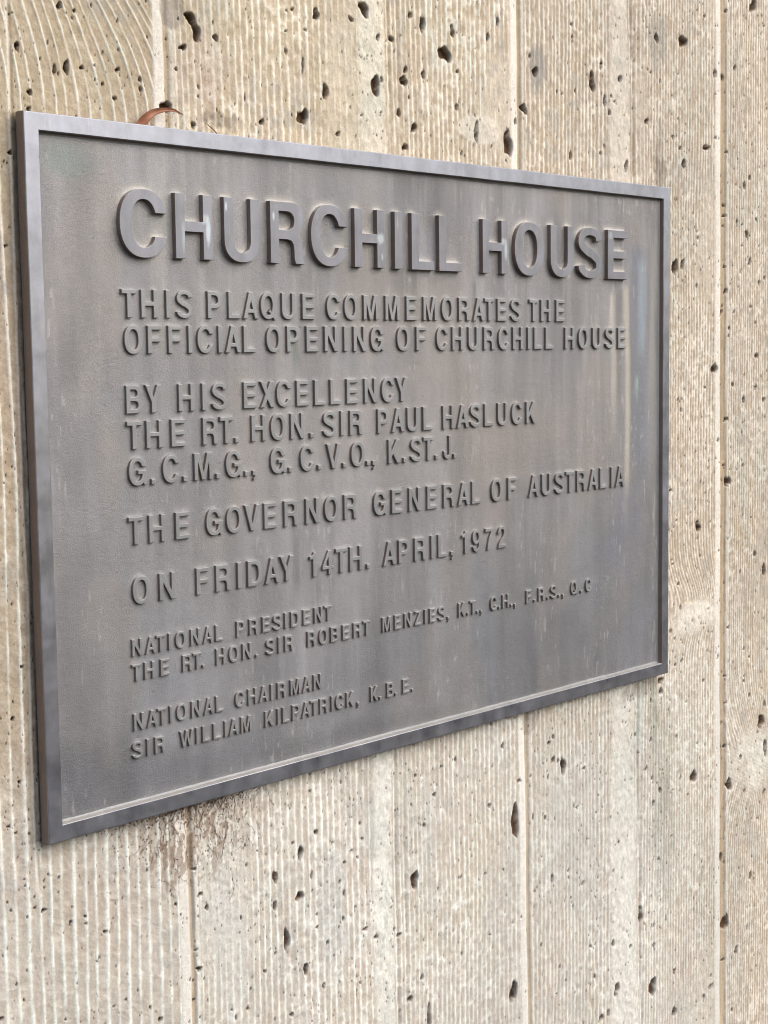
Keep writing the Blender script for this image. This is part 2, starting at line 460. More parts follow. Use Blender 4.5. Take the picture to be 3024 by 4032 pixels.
# ------------------------------------------------------------------ the plaque
W2, H2, BD, DEP = 0.34595, 0.225, 0.01076, 0.0042
HEAD = [('C', -0.2771, -0.2393), ('H', -0.2322, -0.2006), ('U', -0.1905, -0.1586), ('R', -0.1486, -0.1164), ('C', -0.1098, -0.0729), ('H', -0.0659, -0.0342), ('I', -0.0231, -0.015), ('L', -0.0044, 0.0211), ('L', 0.0268, 0.0536), ('H', 0.079, 0.1106), ('O', 0.1196, 0.1583), ('U', 0.1672, 0.1988), ('S', 0.2054, 0.2408), ('E', 0.2487, 0.2781)]
WORDS = [(0, 'THIS', -0.2757, -0.2179), (0, 'PLAQUE', -0.2047, -0.1058), (0, 'COMMEMORATES', -0.0932, 0.1303), (0, 'THE', 0.1413, 0.1891), (1, 'OFFICIAL', -0.2745, -0.1627), (1, 'OPENING', -0.1523, -0.034), (1, 'OF', -0.0196, 0.0131), (1, 'CHURCHILL', 0.0253, 0.1735), (1, 'HOUSE', 0.1899, 0.279), (2, 'BY', -0.2744, -0.2457), (2, 'HIS', -0.2315, -0.1895), (2, 'EXCELLENCY', -0.1745, -0.008), (3, 'THE', -0.2745, -0.2267), (3, 'RT.', -0.2115, -0.1796), (3, 'HON.', -0.168, -0.1085), (3, 'SIR', -0.0988, -0.0579), (3, 'PAUL', -0.042, 0.0196), (3, 'HASLUCK', 0.0319, 0.1501), (4, 'G.', -0.274, -0.2524), (4, 'C.', -0.2463, -0.2257), (4, 'M.', -0.2196, -0.1972), (4, 'G.,', -0.1919, -0.1642), (4, 'G.', -0.1508, -0.1299), (4, 'C.', -0.1221, -0.1013), (4, 'V.', -0.0955, -0.0757), (4, 'O.,', -0.0706, -0.0446), (4, 'K.', -0.0307, -0.0105), (4, 'ST.', -0.0056, 0.0261), (4, 'J.', 0.0325, 0.0476), (5, 'THE', -0.2754, -0.2251), (5, 'GOVERNOR', -0.2105, -0.0651), (5, 'GENERAL', -0.0474, 0.077), (5, 'OF', 0.0906, 0.1232), (5, 'AUSTRALIA', 0.1396, 0.2783), (6, 'ON', -0.2738, -0.2385), (6, 'FRIDAY', -0.2203, -0.1304), (6, '14TH.', -0.1146, -0.0521), (6, 'APRIL,', -0.0376, 0.0434), (6, '1972', 0.0536, 0.1092), (7, 'NATIONAL', -0.2753, -0.1978), (7, 'PRESIDENT', -0.1854, -0.0932), (8, 'THE', -0.2757, -0.2452), (8, 'RT.', -0.2338, -0.2145), (8, 'HON.', -0.2044, -0.1659), (8, 'SIR', -0.1584, -0.1319), (8, 'ROBERT', -0.1181, -0.0528), (8, 'MENZIES,', -0.0395, 0.0376), (8, 'K.T.,', 0.0489, 0.0784), (8, 'C.H.,', 0.0889, 0.1221), (8, 'F.R.S.,', 0.1359, 0.1882), (8, 'Q.C', 0.1981, 0.2281), (9, 'NATIONAL', -0.2756, -0.1989), (9, 'CHAIRMAN', -0.1881, -0.1046), (10, 'SIR', -0.2774, -0.2504), (10, 'WILLIAM', -0.2377, -0.1736), (10, 'KILPATRICK,', -0.1608, -0.0656), (10, 'K.', -0.0533, -0.0415), (10, 'B.', -0.0354, -0.0241), (10, 'E.', -0.0176, -0.0051)]
BASE = [.1028, .0798, .0415, .0184, -.0051, -.0434, -.0825, -.1166, -.1331, -.1658, -.1844]
CAPS = [.0180] * 7 + [.0112] * 4
TOPY = [.0021] * 7 + [.0024] * 4
LETTERS = []                               # char, x0, base z, cap, x scale, top y, kind
for ch, x0, x1 in HEAD:
    LETTERS.append((ch, x0, .1415 - (x0 + .23) * .0025, .0423, (x1 - x0) / (GL[ch][1] * .0423), 0.00005, 0))
TRK = []
for li, t, x0, x1 in WORDS:
    t = t.replace('C', 'c')
    cap = CAPS[li]
    k = 0.97
    if t in ('THE', 'OF', 'BY') : k = 0.97
    nat = sum(GL[c_][1] for c_ in t) * cap * k
    gaps = [(SIDE[a] + SIDE[b_]) * cap * k for a, b_ in zip(t, t[1:])]
    tot = nat + sum(gaps)
    ext = x1 - x0
    if len(gaps) == 0:
        k2 = ext / nat; gs = []
    else:
        # share the difference between letter width and spacing
        r = ext / tot
        k2 = min(1.06, max(0.86, r ** 0.55))
        rest = ext - nat * k2
        gs = [g * rest / sum(gaps) for g in gaps]
        if rest / sum(gaps) < .35:
            k2 = (ext - .35 * sum(gaps)) / nat; gs = [g * .35 for g in gaps]
    TRK.append((t, round(k2, 2), round(sum(gs) / max(sum(gaps), 1e-9), 2)))
    x = x0
    for i, ch in enumerate(t):
        LETTERS.append((ch, x, BASE[li], cap, k * k2, TOPY[li], 1 if li < 7 else 2))
        x += GL[ch][1] * cap * k * k2 + (gs[i] if i < len(gs) else 0)

plaque = empty('bronze_plaque', (0, 0, ZC), 'grey weathered bronze plaque with raised lettering and a plain raised border fixed to the wall', 'plaque')

# frame: a ring of mitred profiles
prof = [(0.0008, .0088), (0.0, .0080), (0.0, .0006), (.0002, .0002), (.0006, 0.0), (BD - .0004, 0.0), (BD - .0001, .0002),
        (BD + .0001, .0006), (BD + .0005, .0030), (BD + .0008, .0037), (BD + .0018, .0041), (BD + .0040, .0050)]
NS = 44
verts = []; faces = []
def ringpts(o, y, i):
    c4 = [(-W2 + o, -H2 + o), (W2 - o, -H2 + o), (W2 - o, H2 - o), (-W2 + o, H2 - o)]
    pts = []
    for k in range(4):
        a = c4[k]; b_ = c4[(k + 1) % 4]
        for s_ in range(NS):
            t = s_ / NS
            x = a[0] + (b_[0] - a[0]) * t; z = a[1] + (b_[1] - a[1]) * t
            wv = (float(vn(np.array(x * 40 + k * 7.0), np.array(z * 40 + 3.0 * k), 5)) - .5) * .00025 if s_ else 0
            if i >= 6 and s_:
                wv *= 1.6
            pts.append((x + (wv if k in (1, 3) else 0), y, z + (wv if k in (0, 2) else 0)))
    return pts
n = NS * 4
prof = prof[:5] + [prof[4], prof[5]] + prof[5:]     # doubled rings keep the flat front crisp
for i, (o_, y) in enumerate(prof):
    verts += ringpts(o_, y, 5 if i < 8 else 7)
for r in [q_ for q_ in range(len(prof) - 1) if q_ not in (4, 6)]:
    for i in range(n):
        j = (i + 1) % n
        faces.append((r * n + i, r * n + j, (r + 1) * n + j, (r + 1) * n + i))
me = bpy.data.meshes.new('frame')
me.from_pydata(verts, [], faces)
for m in (mat_face, mat_side, mat_dust, mat_small):
    me.materials.append(m)
me.update()
for p in me.polygons:
    r = p.index // n; r = r + (1 if r > 3 else 0) + (1 if r > 4 else 0)
    side = (p.index % n) // NS             # 0 bottom 1 right 2 top 3 left
    if r in (0, 1):
        p.material_index = 1
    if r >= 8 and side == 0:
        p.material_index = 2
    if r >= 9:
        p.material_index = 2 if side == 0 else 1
    if r >= 11:
        p.material_index = 3
    p.use_smooth = r != 5
me.set_sharp_from_angle(angle=rad(30))
frame = link('frame', me, plaque)

# back plate behind the field (closes the casting)
bm_v = [(-W2 + .004, .0086, -H2 + .004), (W2 - .004, .0086, -H2 + .004), (W2 - .004, .0086, H2 - .004), (-W2 + .004, .0086, H2 - .004)]
me = bpy.data.meshes.new('back'); me.from_pydata(bm_v, [], [(0, 1, 2, 3)]); me.materials.append(mat_side)
link('back', me, plaque)

# field with soft fillets round the feet of the letters
GX = .0008
xs = np.arange(-W2 + BD + .0008, W2 - BD - .0008 + GX / 2, GX); zs = np.arange(-H2 + BD + .0008, H2 - BD - .0008 + GX / 2, GX)
FX, FZ = np.meshgrid(xs, zs, indexing='ij')
mask = np.zeros(FX.shape); mbig = np.zeros(FX.shape)
for ch, x0, zb, cap, sx, ty, kind in LETTERS:
    loops, w = GL[ch]
    i0, i1 = np.searchsorted(xs, [x0 - .002, x0 + w * cap * sx + .002]); j0, j1 = np.searchsorted(zs, [zb - cap * .25, zb + cap * 1.05])
    px = FX[i0:i1, j0:j1]; pz = FZ[i0:i1, j0:j1]
    ins = np.zeros(px.shape, bool)
    for l in loops:
        L = [(x0 + x * cap * sx, zb + y * cap) for x, y in l]
        for a, b_ in zip(L, L[1:] + L[:1]):
            if a[1] == b_[1]:
                continue
            cnd = (a[1] > pz) != (b_[1] > pz)
            ins ^= cnd & (px < (b_[0] - a[0]) * (pz - a[1]) / (b_[1] - a[1]) + a[0])
    mask[i0:i1, j0:j1] = np.maximum(mask[i0:i1, j0:j1], ins * (DEP - ty))
    if kind == 0:
        mbig[i0:i1, j0:j1] = np.maximum(mbig[i0:i1, j0:j1], ins)

def blur(a, sx, sz=None):
    sz = sx if sz is None else sz
    for ax, s_ in ((0, sx), (1, sz)):
        if s_ <= 0:
            continue
        r = int(3 * s_) + 1
        k = np.exp(-np.arange(-r, r + 1) ** 2 / (2 * s_ * s_)); k /= k.sum()
        pad = [(0, 0), (0, 0)]; pad[ax] = (r, r)
        ap = np.pad(a, pad, mode='edge'); out = np.zeros_like(a)
        for i, kv in enumerate(k):
            sl = [slice(None), slice(None)]; sl[ax] = slice(i, i + a.shape[ax])
            out += kv * ap[tuple(sl)]
        a = out
    return a
m1 = blur(mask, 1.05)
rise = np.minimum(m1 * .30, .0009)
Y = DEP - rise + (fbm(FX * 30, FZ * 30, 3) - .5) * .0004 + (vn(FX * 420, FZ * 420, 9) - .5) * .00012
# pale deposit plus painted light on the letter fillets, mostly above them; vertical run marks; patches
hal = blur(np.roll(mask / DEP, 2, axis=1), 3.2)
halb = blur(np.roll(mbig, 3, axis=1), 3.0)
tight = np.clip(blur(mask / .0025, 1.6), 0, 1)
base = s2l(138, 138, 140)
col = np.broadcast_to(base, FX.shape + (3,)).copy()
low = fbm(FX * 9, FZ * 5, 21, 4)
col *= (1 + (low - .5) * .62)[..., None]
strk = fbm(FX * 75, FZ * 6, 31, 4)
col *= (1 + (strk - .5) * .60)[..., None]
st2 = fbm(FX * 46 + 5, FZ * 9, 37, 4) - .5
col *= (1 + st2 * .5 * (.35 + .65 * smooth((FZ - .02) / .1)))[..., None]
st3 = smooth((fbm(FX * 130, FZ * 7, 38, 3) - .60) / .08) * smooth((FZ + .02) / .1)
col = mixc(col, s2l(172, 169, 163), st3 * .22)
blue = smooth((fbm(FX * 14, FZ * 8, 41, 3) - .55) / .22)
col = mixc(col, s2l(138, 142, 147), blue * .38)
warm = smooth((fbm(FX * 17, FZ * 9, 47, 3) - .52) / .2)
col = mixc(col, s2l(156, 148, 139), warm * .3)
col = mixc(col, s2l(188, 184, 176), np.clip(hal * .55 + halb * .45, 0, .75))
def streak(x, w, z0, z1, c_, a, seed, fade=.03):
    global col
    wx = x + (vn(FZ * 30, 0 * FZ + seed, seed) - .5) * .004
    m = np.exp(-np.abs((FX - wx) / w) ** 3.2) * smooth((z0 - FZ) / .012) * smooth((FZ - z1) / fade) * a
    m = m * (.6 + .6 * vn(FX * 300, FZ * 25, seed + 3))
    col = mixc(col, s2l(*c_), np.clip(m, 0, 1))
streak(.302, .0120, .176, -.12, (116, 122, 135), .75, 3, .16)
streak(.306, .006, .165, .06, (150, 168, 178), .55, 4)
streak(.2835, .0040, .14, -.10, (192, 186, 172), .8, 5, .1)
streak(.262, .0045, .135, -.02, (190, 186, 176), .75, 6, .08)
streak(.272, .004, .135, .02, (118, 116, 112), .55, 7)
streak(.326, .004, .18, -.19, (140, 142, 138), .35, 8)
streak(.298, .003, .06, .02, (150, 172, 160), .7, 9)
streak(.0725, .0028, .142, .085, (112, 108, 106), .75, 10, .02)
streak(.066, .0030, .07, -.02, (118, 116, 114), .45, 11)
streak(-.1235, .0035, .104, .06, (112, 120, 114), .75, 12, .02)
streak(-.118, .0030, .03, .012, (120, 128, 122), .5, 13, .012)
streak(-.1255, .0035, -.038, -.10, (110, 112, 112), .60, 14, .02)
streak(-.105, .0028, -.07, -.12, (112, 112, 112), .5, 15)
streak(.045, .006, .01, -.19, (120, 118, 117), .30, 16, .06)
streak(.17, .008, .0, -.19, (120, 118, 118), .30, 17, .06)
streak(.21, .005, .13, .05, (124, 122, 122), .45, 18)
streak(-.16, .006, -.045, -.2, (122, 122, 124), .3, 19)
streak(-.20, .005, .20, .12, (130, 126, 122), .5, 20)
streak(-.22, .006, .138, .10, (128, 126, 124), .35, 25)
streak(.02, .005, .20, .14, (118, 118, 124), .45, 22)
streak(.165, .006, .195, .165, (118, 116, 116), .6, 23)
streak(.222, .006, .198, .165, (120, 118, 114), .6, 24)
streak(.205, .004, .19, .160, (110, 110, 110), .4, 27)
def patch(x, z, rx, rz, c_, a, seed):
    global col
    q = ((FX - x) / rx) ** 2 + ((FZ - z) / rz) ** 2 + (fbm(FX * 60, FZ * 40, seed, 4) - .5) * 1.8
    col = mixc(col, s2l(*c_), smooth((1.4 - q) / 1.9) * a)
patch(-.318, .20, .03, .014, (132, 146, 144), .7, 51)
patch(-.30, .19, .016, .03, (118, 118, 118), .45, 52)
patch(-.24, .165, .03, .02, (126, 132, 128), .35, 53)
patch(-.305, -.178, .005, .010, (104, 106, 110), .6, 54)
patch(-.25, -.200, .12, .020, (104, 105, 108), .55, 55)
patch(-.31, -.19, .05, .035, (104, 105, 109), .5, 61)
patch(-.08, -.205, .12, .010, (104, 104, 106), .5, 56)
patch(.19, -.165, .10, .03, (112, 114, 118), .55, 57)
patch(.28, -.09, .04, .05, (116, 122, 136), .5, 62)
patch(.02, .155, .03, .02, (150, 156, 172), .3, 58)
patch(.02, .02, .20, .06, (158, 152, 147), .30, 59)
patch(-.325, 0, .035, .25, (116, 117, 121), .6, 60)
patch(-.255, .107, .03, .006, (138, 138, 136), .3, 63)
# pale dust lying along the bottom ledge
dust = np.exp(-((FZ + H2 - BD) / .0025) ** 2) * (.7 + .5 * vn(FX * 60, FZ * 0, 6))
col = mixc(col, s2l(196, 184, 168), np.clip(dust * .35, 0, .5))
edge = np.exp(-((H2 - BD - FZ) / .002) ** 2) * smooth((vn(FX * 110, FZ * 90, 8) - .35) / .3)  # shadow of the frame's top edge, painted as a broken dark strip
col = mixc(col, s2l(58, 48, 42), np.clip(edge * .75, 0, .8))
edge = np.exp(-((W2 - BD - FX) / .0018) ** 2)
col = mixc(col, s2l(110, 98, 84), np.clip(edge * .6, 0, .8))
rng = np.random.RandomState(4)
for _ in range(110):                        # casting pinholes
    x, z = rng.uniform(-.33, .33), rng.uniform(-.21, .21); r = rng.uniform(.0004, .0009)
    i, j = np.searchsorted(xs, x), np.searchsorted(zs, z)
    i = min(max(i, 1), len(xs) - 2); j = min(max(j, 1), len(zs) - 2)
    Y[i, j] += .0005; col[i, j] *= .45
pale = smooth((vn(FX * 500, FZ * 120, 77) - .80) / .12) * smooth((fbm(FX * 30, FZ * 12, 78) - .5) / .12)
col = mixc(col, s2l(190, 190, 186), pale * .35)
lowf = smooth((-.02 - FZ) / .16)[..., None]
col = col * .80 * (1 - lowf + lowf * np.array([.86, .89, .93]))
V = np.stack([FX, Y, FZ], -1)
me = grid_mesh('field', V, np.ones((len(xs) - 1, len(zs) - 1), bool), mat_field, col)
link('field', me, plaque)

cache = {}
NAMES = {'.': 'full_stop', ',': 'comma'}
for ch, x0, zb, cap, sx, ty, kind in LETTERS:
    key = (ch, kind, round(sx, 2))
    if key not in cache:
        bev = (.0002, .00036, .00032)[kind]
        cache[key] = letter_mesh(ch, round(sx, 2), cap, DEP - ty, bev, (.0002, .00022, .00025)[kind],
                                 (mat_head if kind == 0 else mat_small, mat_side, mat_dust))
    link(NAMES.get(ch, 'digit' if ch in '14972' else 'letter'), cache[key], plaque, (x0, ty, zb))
print('letters', len(LETTERS), 'meshes', len(cache))
print(TRK)

# ------------------------------------------------------------------ the wall
YW = .0112
wall = empty('concrete_wall', (0, YW, ZC), 'cream off-form concrete wall cast against rough sawn vertical boards, ribbed and pitted with air holes, behind the plaque', 'wall')
PORES = [(-2989,2912,278,196),(-3096,2928,376,417),(-3050,2889,172,112),(-3003,2865,138,112),(-3456,2824,129,108),(-3413,2641,261,613),(-3149,2536,306,502),(-3060,2561,414,729),(-2945,2575,315,198),(-2850,2596,177,142),(-2669,2593,365,231),(-2790,2491,251,200),(-2849,2512,142,114),(-3334,2382,398,276),(-2700,2412,327,260),(-2493,2553,262,292),(-2491,2491,224,293),(-2661,2719,182,144),(-3190,2694,135,194),(-3346,2283,331,221),(-2287,2402,851,684),(-2195,2655,234,179),(-2132,2801,708,298),(-2057,2994,874,748),(-2020,2925,678,1352),(-1847,2900,490,365),(-1868,2998,203,182),(-1206,2890,266,349),(-1202,3032,266,190),(-1016,3066,318,192),(-1136,3190,268,190),(-1194,3171,222,158),(-907,3188,507,805),(-1045,2818,227,883),(-827,2657,467,1143),(-414,3292,933,929),(-555,3202,433,329),(-272,3108,349,369),(-306,2756,1000,1179),(-1054,2456,958,936),(-1447,2386,389,378),(-705,2371,428,297),(-2060,2305,398,333),(-1600,2531,127,560),(-2008,2559,200,242),(-1851,2424,123,214),(-456,2527,245,167),(-391,2963,197,134),(-250,2568,201,136),(-241,2805,251,439),(85,3321,416,444),(220,3272,582,1035),(564,3267,440,880),(-123,3118,406,440),(-181,3097,201,202),(479,3085,1317,1090),(27,2912,311,549),(5,2824,725,652),(227,2898,371,625),(272,2855,213,139),(626,2969,278,213),(617,2695,389,499),(59,2710,208,207),(-51,2584,360,515),(113,2488,578,659),(9,2335,520,484),(851,2520,515,1359),(668,2346,224,287),(999,3277,405,469),(1123,3415,352,508),(2103,3532,391,229),(2116,3434,261,192),(2404,3087,677,1566),(2526,3242,410,589),(1616,3082,622,750),(1540,3203,369,261),(1455,2765,796,635),(1339,2655,362,409),(1247,2467,961,1948),(1905,2950,320,229),(1976,2943,258,192),(2158,2987,263,387),(2588,2945,483,792),(2658,2853,347,517),(2682,2999,278,238),(2818,3163,494,559),(2734,2954,280,239),(3398,3588,597,736),(3828,3618,1171,1003),(3237,2835,517,410),(3300,3276,296,204),(3457,3212,301,289),(3667,2733,462,252),(3848,2503,550,637),(3788,2642,312,296),(2913,2411,501,852),(2098,2443,328,622),(2582,2562,276,279),(2527,2497,275,238),(4374,3389,411,732),(4523,3369,584,477),(4395,2791,330,217),(4237,2686,1062,432),(4188,3895,321,212),(4067,3941,238,168),(5064,4118,1138,1101),(4563,3997,416,258),(4731,3487,425,393),(4924,2379,435,627),(5018,2453,351,360),(4597,2673,337,264),(3849,2508,515,569),(3711,1546,931,1274),(3838,1578,659,768),(4084,1890,240,155),(4092,1832,192,336),(4074,1376,241,442),(3776,1064,187,257),(3843,1161,188,103),(4558,2162,451,184),(4565,2064,603,263),(4554,1967,452,158),(4580,1575,353,239),(4604,1336,558,373),(4553,1198,252,213),(4537,1136,403,560),(4377,1104,248,159),(4661,980,357,242),(4654,909,204,188),(4400,590,1001,867),(4298,1645,196,262),(4237,414,246,212),(3765,308,329,208),(3818,207,331,313),(4476,-110,354,351),(4630,86,512,434),(4923,2384,415,533),(5031,2458,366,348),(4796,2007,359,480),(4892,1994,259,241),(4985,1898,471,808),(4888,1793,311,161),(5216,1799,374,245),(5042,1637,527,610),(4879,1541,363,323),(5221,1437,429,411),(5330,1488,324,413),(5069,1195,370,273),(4753,1144,308,269),(5165,1036,321,302),(5186,704,537,552),(4739,428,464,353),(5179,384,430,499),(4945,270,579,495),(5338,258,601,364),(4959,519,263,219),(5155,2059,318,298),(5279,1727,215,164),(4665,-529,827,960),(4604,-357,512,164),(4949,-384,317,333),(3638,-549,374,209),(4129,-930,640,1076),(3751,-837,284,185),(3925,-883,193,133),(3681,-1210,236,159),(3693,-1250,236,132),(3795,-1453,334,267),(3831,-1691,288,375),(4309,-1760,251,192),(4538,-1702,308,222),(3664,-1893,331,320),(3733,-1972,238,268),(3860,-2203,435,297),(3748,-2230,334,215),(4238,-2469,351,359),(4506,-2266,411,362),(4690,-1997,627,252),(4654,-2487,417,225),(4669,-2754,314,198),(4602,-2961,312,198),(4658,-3201,472,227),(4667,-1099,310,166),(4508,-1206,255,192),(5192,-1307,490,483),(5376,-1490,665,1005),(5111,-926,323,169),(4908,-1456,265,197),(5000,-2255,376,314),(5102,-2351,326,287),(5008,-2541,323,200),(5009,-2591,323,229),(5120,-2760,382,317),(5426,-2899,449,586),(5360,-3077,1120,1319),(5216,-1696,218,143),(5444,-3371,733,1477),(4954,-3377,485,404),(3330,-2511,368,317),(3082,-2792,450,367),(3332,-2888,461,319),(3497,-2346,701,612),(3502,-2447,514,666),(4142,-3074,299,222),(4285,-3114,303,279),(3772,-2934,289,245),(3937,-2626,293,191),(-3588,-1839,211,162),(-3676,-2102,209,138),(-3626,-2155,185,139),(-3529,-2184,187,163),(-3323,-2517,194,167),(-3434,-2510,163,166),(-3433,-2556,136,118),(-3575,-2465,160,117),(-3574,-2507,160,117),(-3508,-2598,162,118),(-3509,-2666,189,141),(-3446,-2701,382,213),(-3706,-2578,157,116),(-3245,-2838,225,289),(-3130,-2825,229,146),(-3127,-2875,200,146),(-2975,-2972,293,197),(-3030,-3132,174,172),(-3051,-3153,174,98),(-3569,-2710,107,94),(-3753,-2908,104,93),(-3663,-3119,159,141),(-3777,-3305,339,210),(-3308,-3462,224,146),(-2544,-3711,313,360),(-2825,-3482,210,151),(-2924,-3499,178,150),(-2626,-3603,154,255),(-2432,-2844,189,128),(-2387,-2946,190,179),(-2219,-2739,292,181),(-2176,-2933,425,312),(-2117,-3041,297,366),(-2196,-3460,492,340),(-2216,-3316,228,104),(-2277,-3511,227,182),(-2248,-3669,195,183),(-2203,-3807,197,158),(-2126,-3708,166,185),(-2157,-3539,165,184),(-1470,-2990,431,817),(-1481,-3200,395,519),(-1234,-3197,668,693),(-1216,-2868,408,967),(-1371,-3487,512,1520),(-1749,-2831,242,187),(-1753,-2683,172,133),(-1293,-2780,220,192),(-1642,-2750,175,134),(-1808,-3199,206,241),(-1820,-3304,137,134),(-1482,-3558,216,192),(-1535,-3511,143,109),(-1589,-3658,178,191),(-1758,-3882,244,325),(-1331,-4070,258,279),(-1909,-3847,205,161),(-1873,-3917,206,323),(-1728,-3752,175,244),(1296,-3206,951,2411),(22,-3394,868,1140),(1267,-4709,857,1803),(-1185,-3764,487,758),(-1058,-2753,377,362),(-1110,-3067,263,446),(-885,-2873,231,197),(-760,-3060,275,256),(-771,-3292,236,400),(-818,-3194,273,256),(-562,-2921,241,230),(-586,-2793,240,201),(-621,-3050,239,201),(-686,-2984,198,143),(-655,-3436,239,202),(-786,-3490,196,315),(-434,-3735,411,352),(-225,-3732,253,267),(-253,-3545,167,207),(-957,-3628,231,341),(-1001,-3951,307,427),(-612,-4044,242,233),(-647,-3988,160,175),(-1063,-3478,266,253),(-1064,-3379,227,197),(96,-4219,307,518),(173,-4574,445,1849),(-48,-4358,519,454),(142,-2975,262,270),(267,-2754,443,301),(956,-2997,384,377),(533,-2518,273,335),(1137,-2520,292,567),(355,-2542,312,211),(-202,-2485,251,175),(47,-2554,258,207),(1354,-2869,350,288),(1508,-2861,305,194),(1541,-3230,307,455),(1711,-3273,261,328),(1817,-3848,265,733),(1832,-2572,316,327),(1774,-2618,314,261),(1831,-2777,369,361),(989,-2301,287,311),(897,-3567,239,189),(1135,-3593,196,192),(557,-3516,184,217),(584,-4172,232,282),(-799,-2336,194,140),(-786,-2431,194,169),(-1104,-2302,224,165),(-1107,-2430,187,138),(-1586,-3660,213,219),(-1335,-4069,332,279),(-163,-3797,382,239),(-549,-3640,486,291),(1976,-2871,686,1272),(2282,-2945,330,259),(1836,-2777,405,420),(1904,-2804,317,253),(1774,-2617,357,195),(1711,-3276,267,364),(1755,-2920,223,419),(4076,-3397,964,1105),(3493,-3409,481,399),(3385,-3508,424,398),(3255,-3146,313,302),(3357,-3258,263,426),(3845,-3355,276,343),(3694,-3905,328,219),(3477,-4078,322,310),(1814,-3850,271,654),(2272,-4005,380,292),(2047,-3838,278,230),(2740,-4007,299,269),(3604,-4707,272,440),(3397,-4715,374,342),(3177,-4553,680,1322),(2791,-5162,708,1126),(3388,-5324,914,1884),(3766,-5694,670,899),(2543,-5367,741,542),(2659,-5347,399,545),(4429,-5645,653,595),(4298,-5710,351,493),(4427,-5524,296,264),(4730,-3609,905,1208),(4610,-4339,598,819),(4687,-5048,1092,1495),(4664,-5435,606,200),(4657,-3206,537,194),(4955,-3373,429,427),(5171,-4678,441,675),(4906,-5402,557,741),(5119,-5211,315,509),(2730,-4705,450,482),(3013,-4814,412,306),(2389,-4630,290,266),(2456,-4629,243,208),(2176,-3277,374,201),(2132,-3260,186,286),(2445,-4934,243,536),(1925,-4682,184,434),(1878,-4920,229,203),(2012,-4839,232,175),(4831,-6016,370,338),(3404,-4916,428,406),(3762,-5282,333,543),(5035,-3740,371,265),(5438,-3831,450,304),(-3542,1453,279,164),(-3486,2010,280,218),(-3619,-1434,306,187),(-3541,-1119,278,187),(-3587,-1840,185,162)]

# columns spaced evenly as seen from the front of the place, coarser well outside
def ucol(x):                                # image column of wall point x at plaque height
    q = R @ Vector((x - CP.x, YW - CP.y, -CP.z + ZC))
    return 1512 + 6183.07 * q.x / -q.z
xt = np.linspace(-.46, .66, 600); ut = np.array([ucol(x) for x in xt])
NC = 1420
uu = np.linspace(-70, 3110, NC)
xc = np.interp(uu, ut, xt)
lead = xc[0] - np.cumsum(np.linspace(.001, .02, 40))[::-1]
tail = xc[-1] + np.cumsum(np.linspace(.001, .03, 40))
X1 = np.concatenate([lead, xc, tail])
NR = 800
xa, xb = X1[0], X1[-1]
def zlim(x):
    t = np.clip((x + .36) / .92, -.1, 1.15)
    return -.365 - .315 * t, .310 + .150 * t
zt = np.linspace(0, 1, NR)
zl, zh = zlim(X1)
Z1 = zl[:, None] + (zh - zl)[:, None] * zt[None, :]
ext = np.cumsum(np.linspace(.001, .05, 40))
lowz = Z1[:, :1] - ext[::-1][None, :]; higz = Z1[:, -1:] + ext[None, :]
Z1 = np.concatenate([lowz, Z1, higz], 1)
WX = np.repeat(X1[:, None], Z1.shape[1], 1); WZ = Z1
wob = (fbm(WX * 10, WZ * 5, 101, 2) - .5) * .006 + (vn(WX * 70, WZ * 30, 103) - .5) * .0007
sA = -.2295 + (.2754 - WZ) * .0050
sB = .1364 + (.322 - WZ) * .0128
sC = .4477 + (.338 - WZ) * .0140
sD = -.3470 + 0 * WZ
sE = .640 + 0 * WZ
jx = (vn(WZ * 12, WZ * 0 + 1, 7) - .5) * .0016 + (vn(WZ * 60, WZ * 0 + 2, 8) - .5) * .0006
xw = WX + wob
# grain bending: arch top left, knots on the third and fourth boards
lb = (WX < sA)
xw = xw + np.where(lb, .20 * np.clip(WZ - .225, 0, .3) ** 2 / .06 * (1 + .5 * smooth((WX + .33) / .06)), 0)
def bend(x0, z0, sxk, szk, a):
    return a * np.exp(-((WX - x0) / sxk) ** 2 - ((WZ - z0) / szk) ** 2)
b3 = (WX > sB) & (WX < sC)
b4 = WX > sC
xw = xw + np.where(b3, bend(.40, -.165, .06, .032, -.022), 0)
xw = xw + np.where(b4, bend(.50, -.335, .05, .05, -.026) * 1.0, 0)
kd = (vn(WZ * 6, WZ * 0, 55) - .5) * .004
rs = np.random.RandomState(12)
def phase_table(x0, x1, fn):
    p = [x0]
    while p[-1] < x1:
        p.append(p[-1] + fn(p[-1]) * rs.uniform(.80, 1.20))
    return np.array(p)
def spacing(x):
    if x < -.225: return .0088
    if x < -.14: return .0060
    if x < -.02: return .0064
    if x < .14: return .0055
    if x < .26: return .0054
    if x < .32: return .0060
    if x < .45: return .0047
    return .0044
PT = phase_table(-1.4, 1.8, spacing)
ph = np.interp(xw, PT, np.arange(len(PT)))
fi = np.floor(ph); fr = np.abs((ph - fi) - .5) * 2
big = smooth((-.226 - WX) / .006)
rib = np.exp(-(fr / (.37 - .14 * big + .11 * big * smooth((-.15 - WZ) / .1))) ** 2)
amp = .72 + .45 * _h(fi, fi * 0, 61)
seg = vn(fi * 1.7 + .3, WZ * 70, 62)        # ribs fade and strengthen along their length
seg2 = vn(fi * 3.1, WZ * 330, 63)
rib = rib * amp * (.45 + .62 * smooth((seg - .15) / .45)) * (1 - .35 * seg2 * (1 - big))
mot = fbm(WX * 330, WZ * 240, 71, 3)        # mottled paste between the ribs
pv = np.floor(ph + .5)                      # valley index: pale bridges tie the ribs into a ladder
lad = vn(pv * 2.3, WZ * 170 + _h(pv, pv * 0, 64) * 9, 65) * .6 + vn(pv * 2.3, WZ * 380, 66) * .4
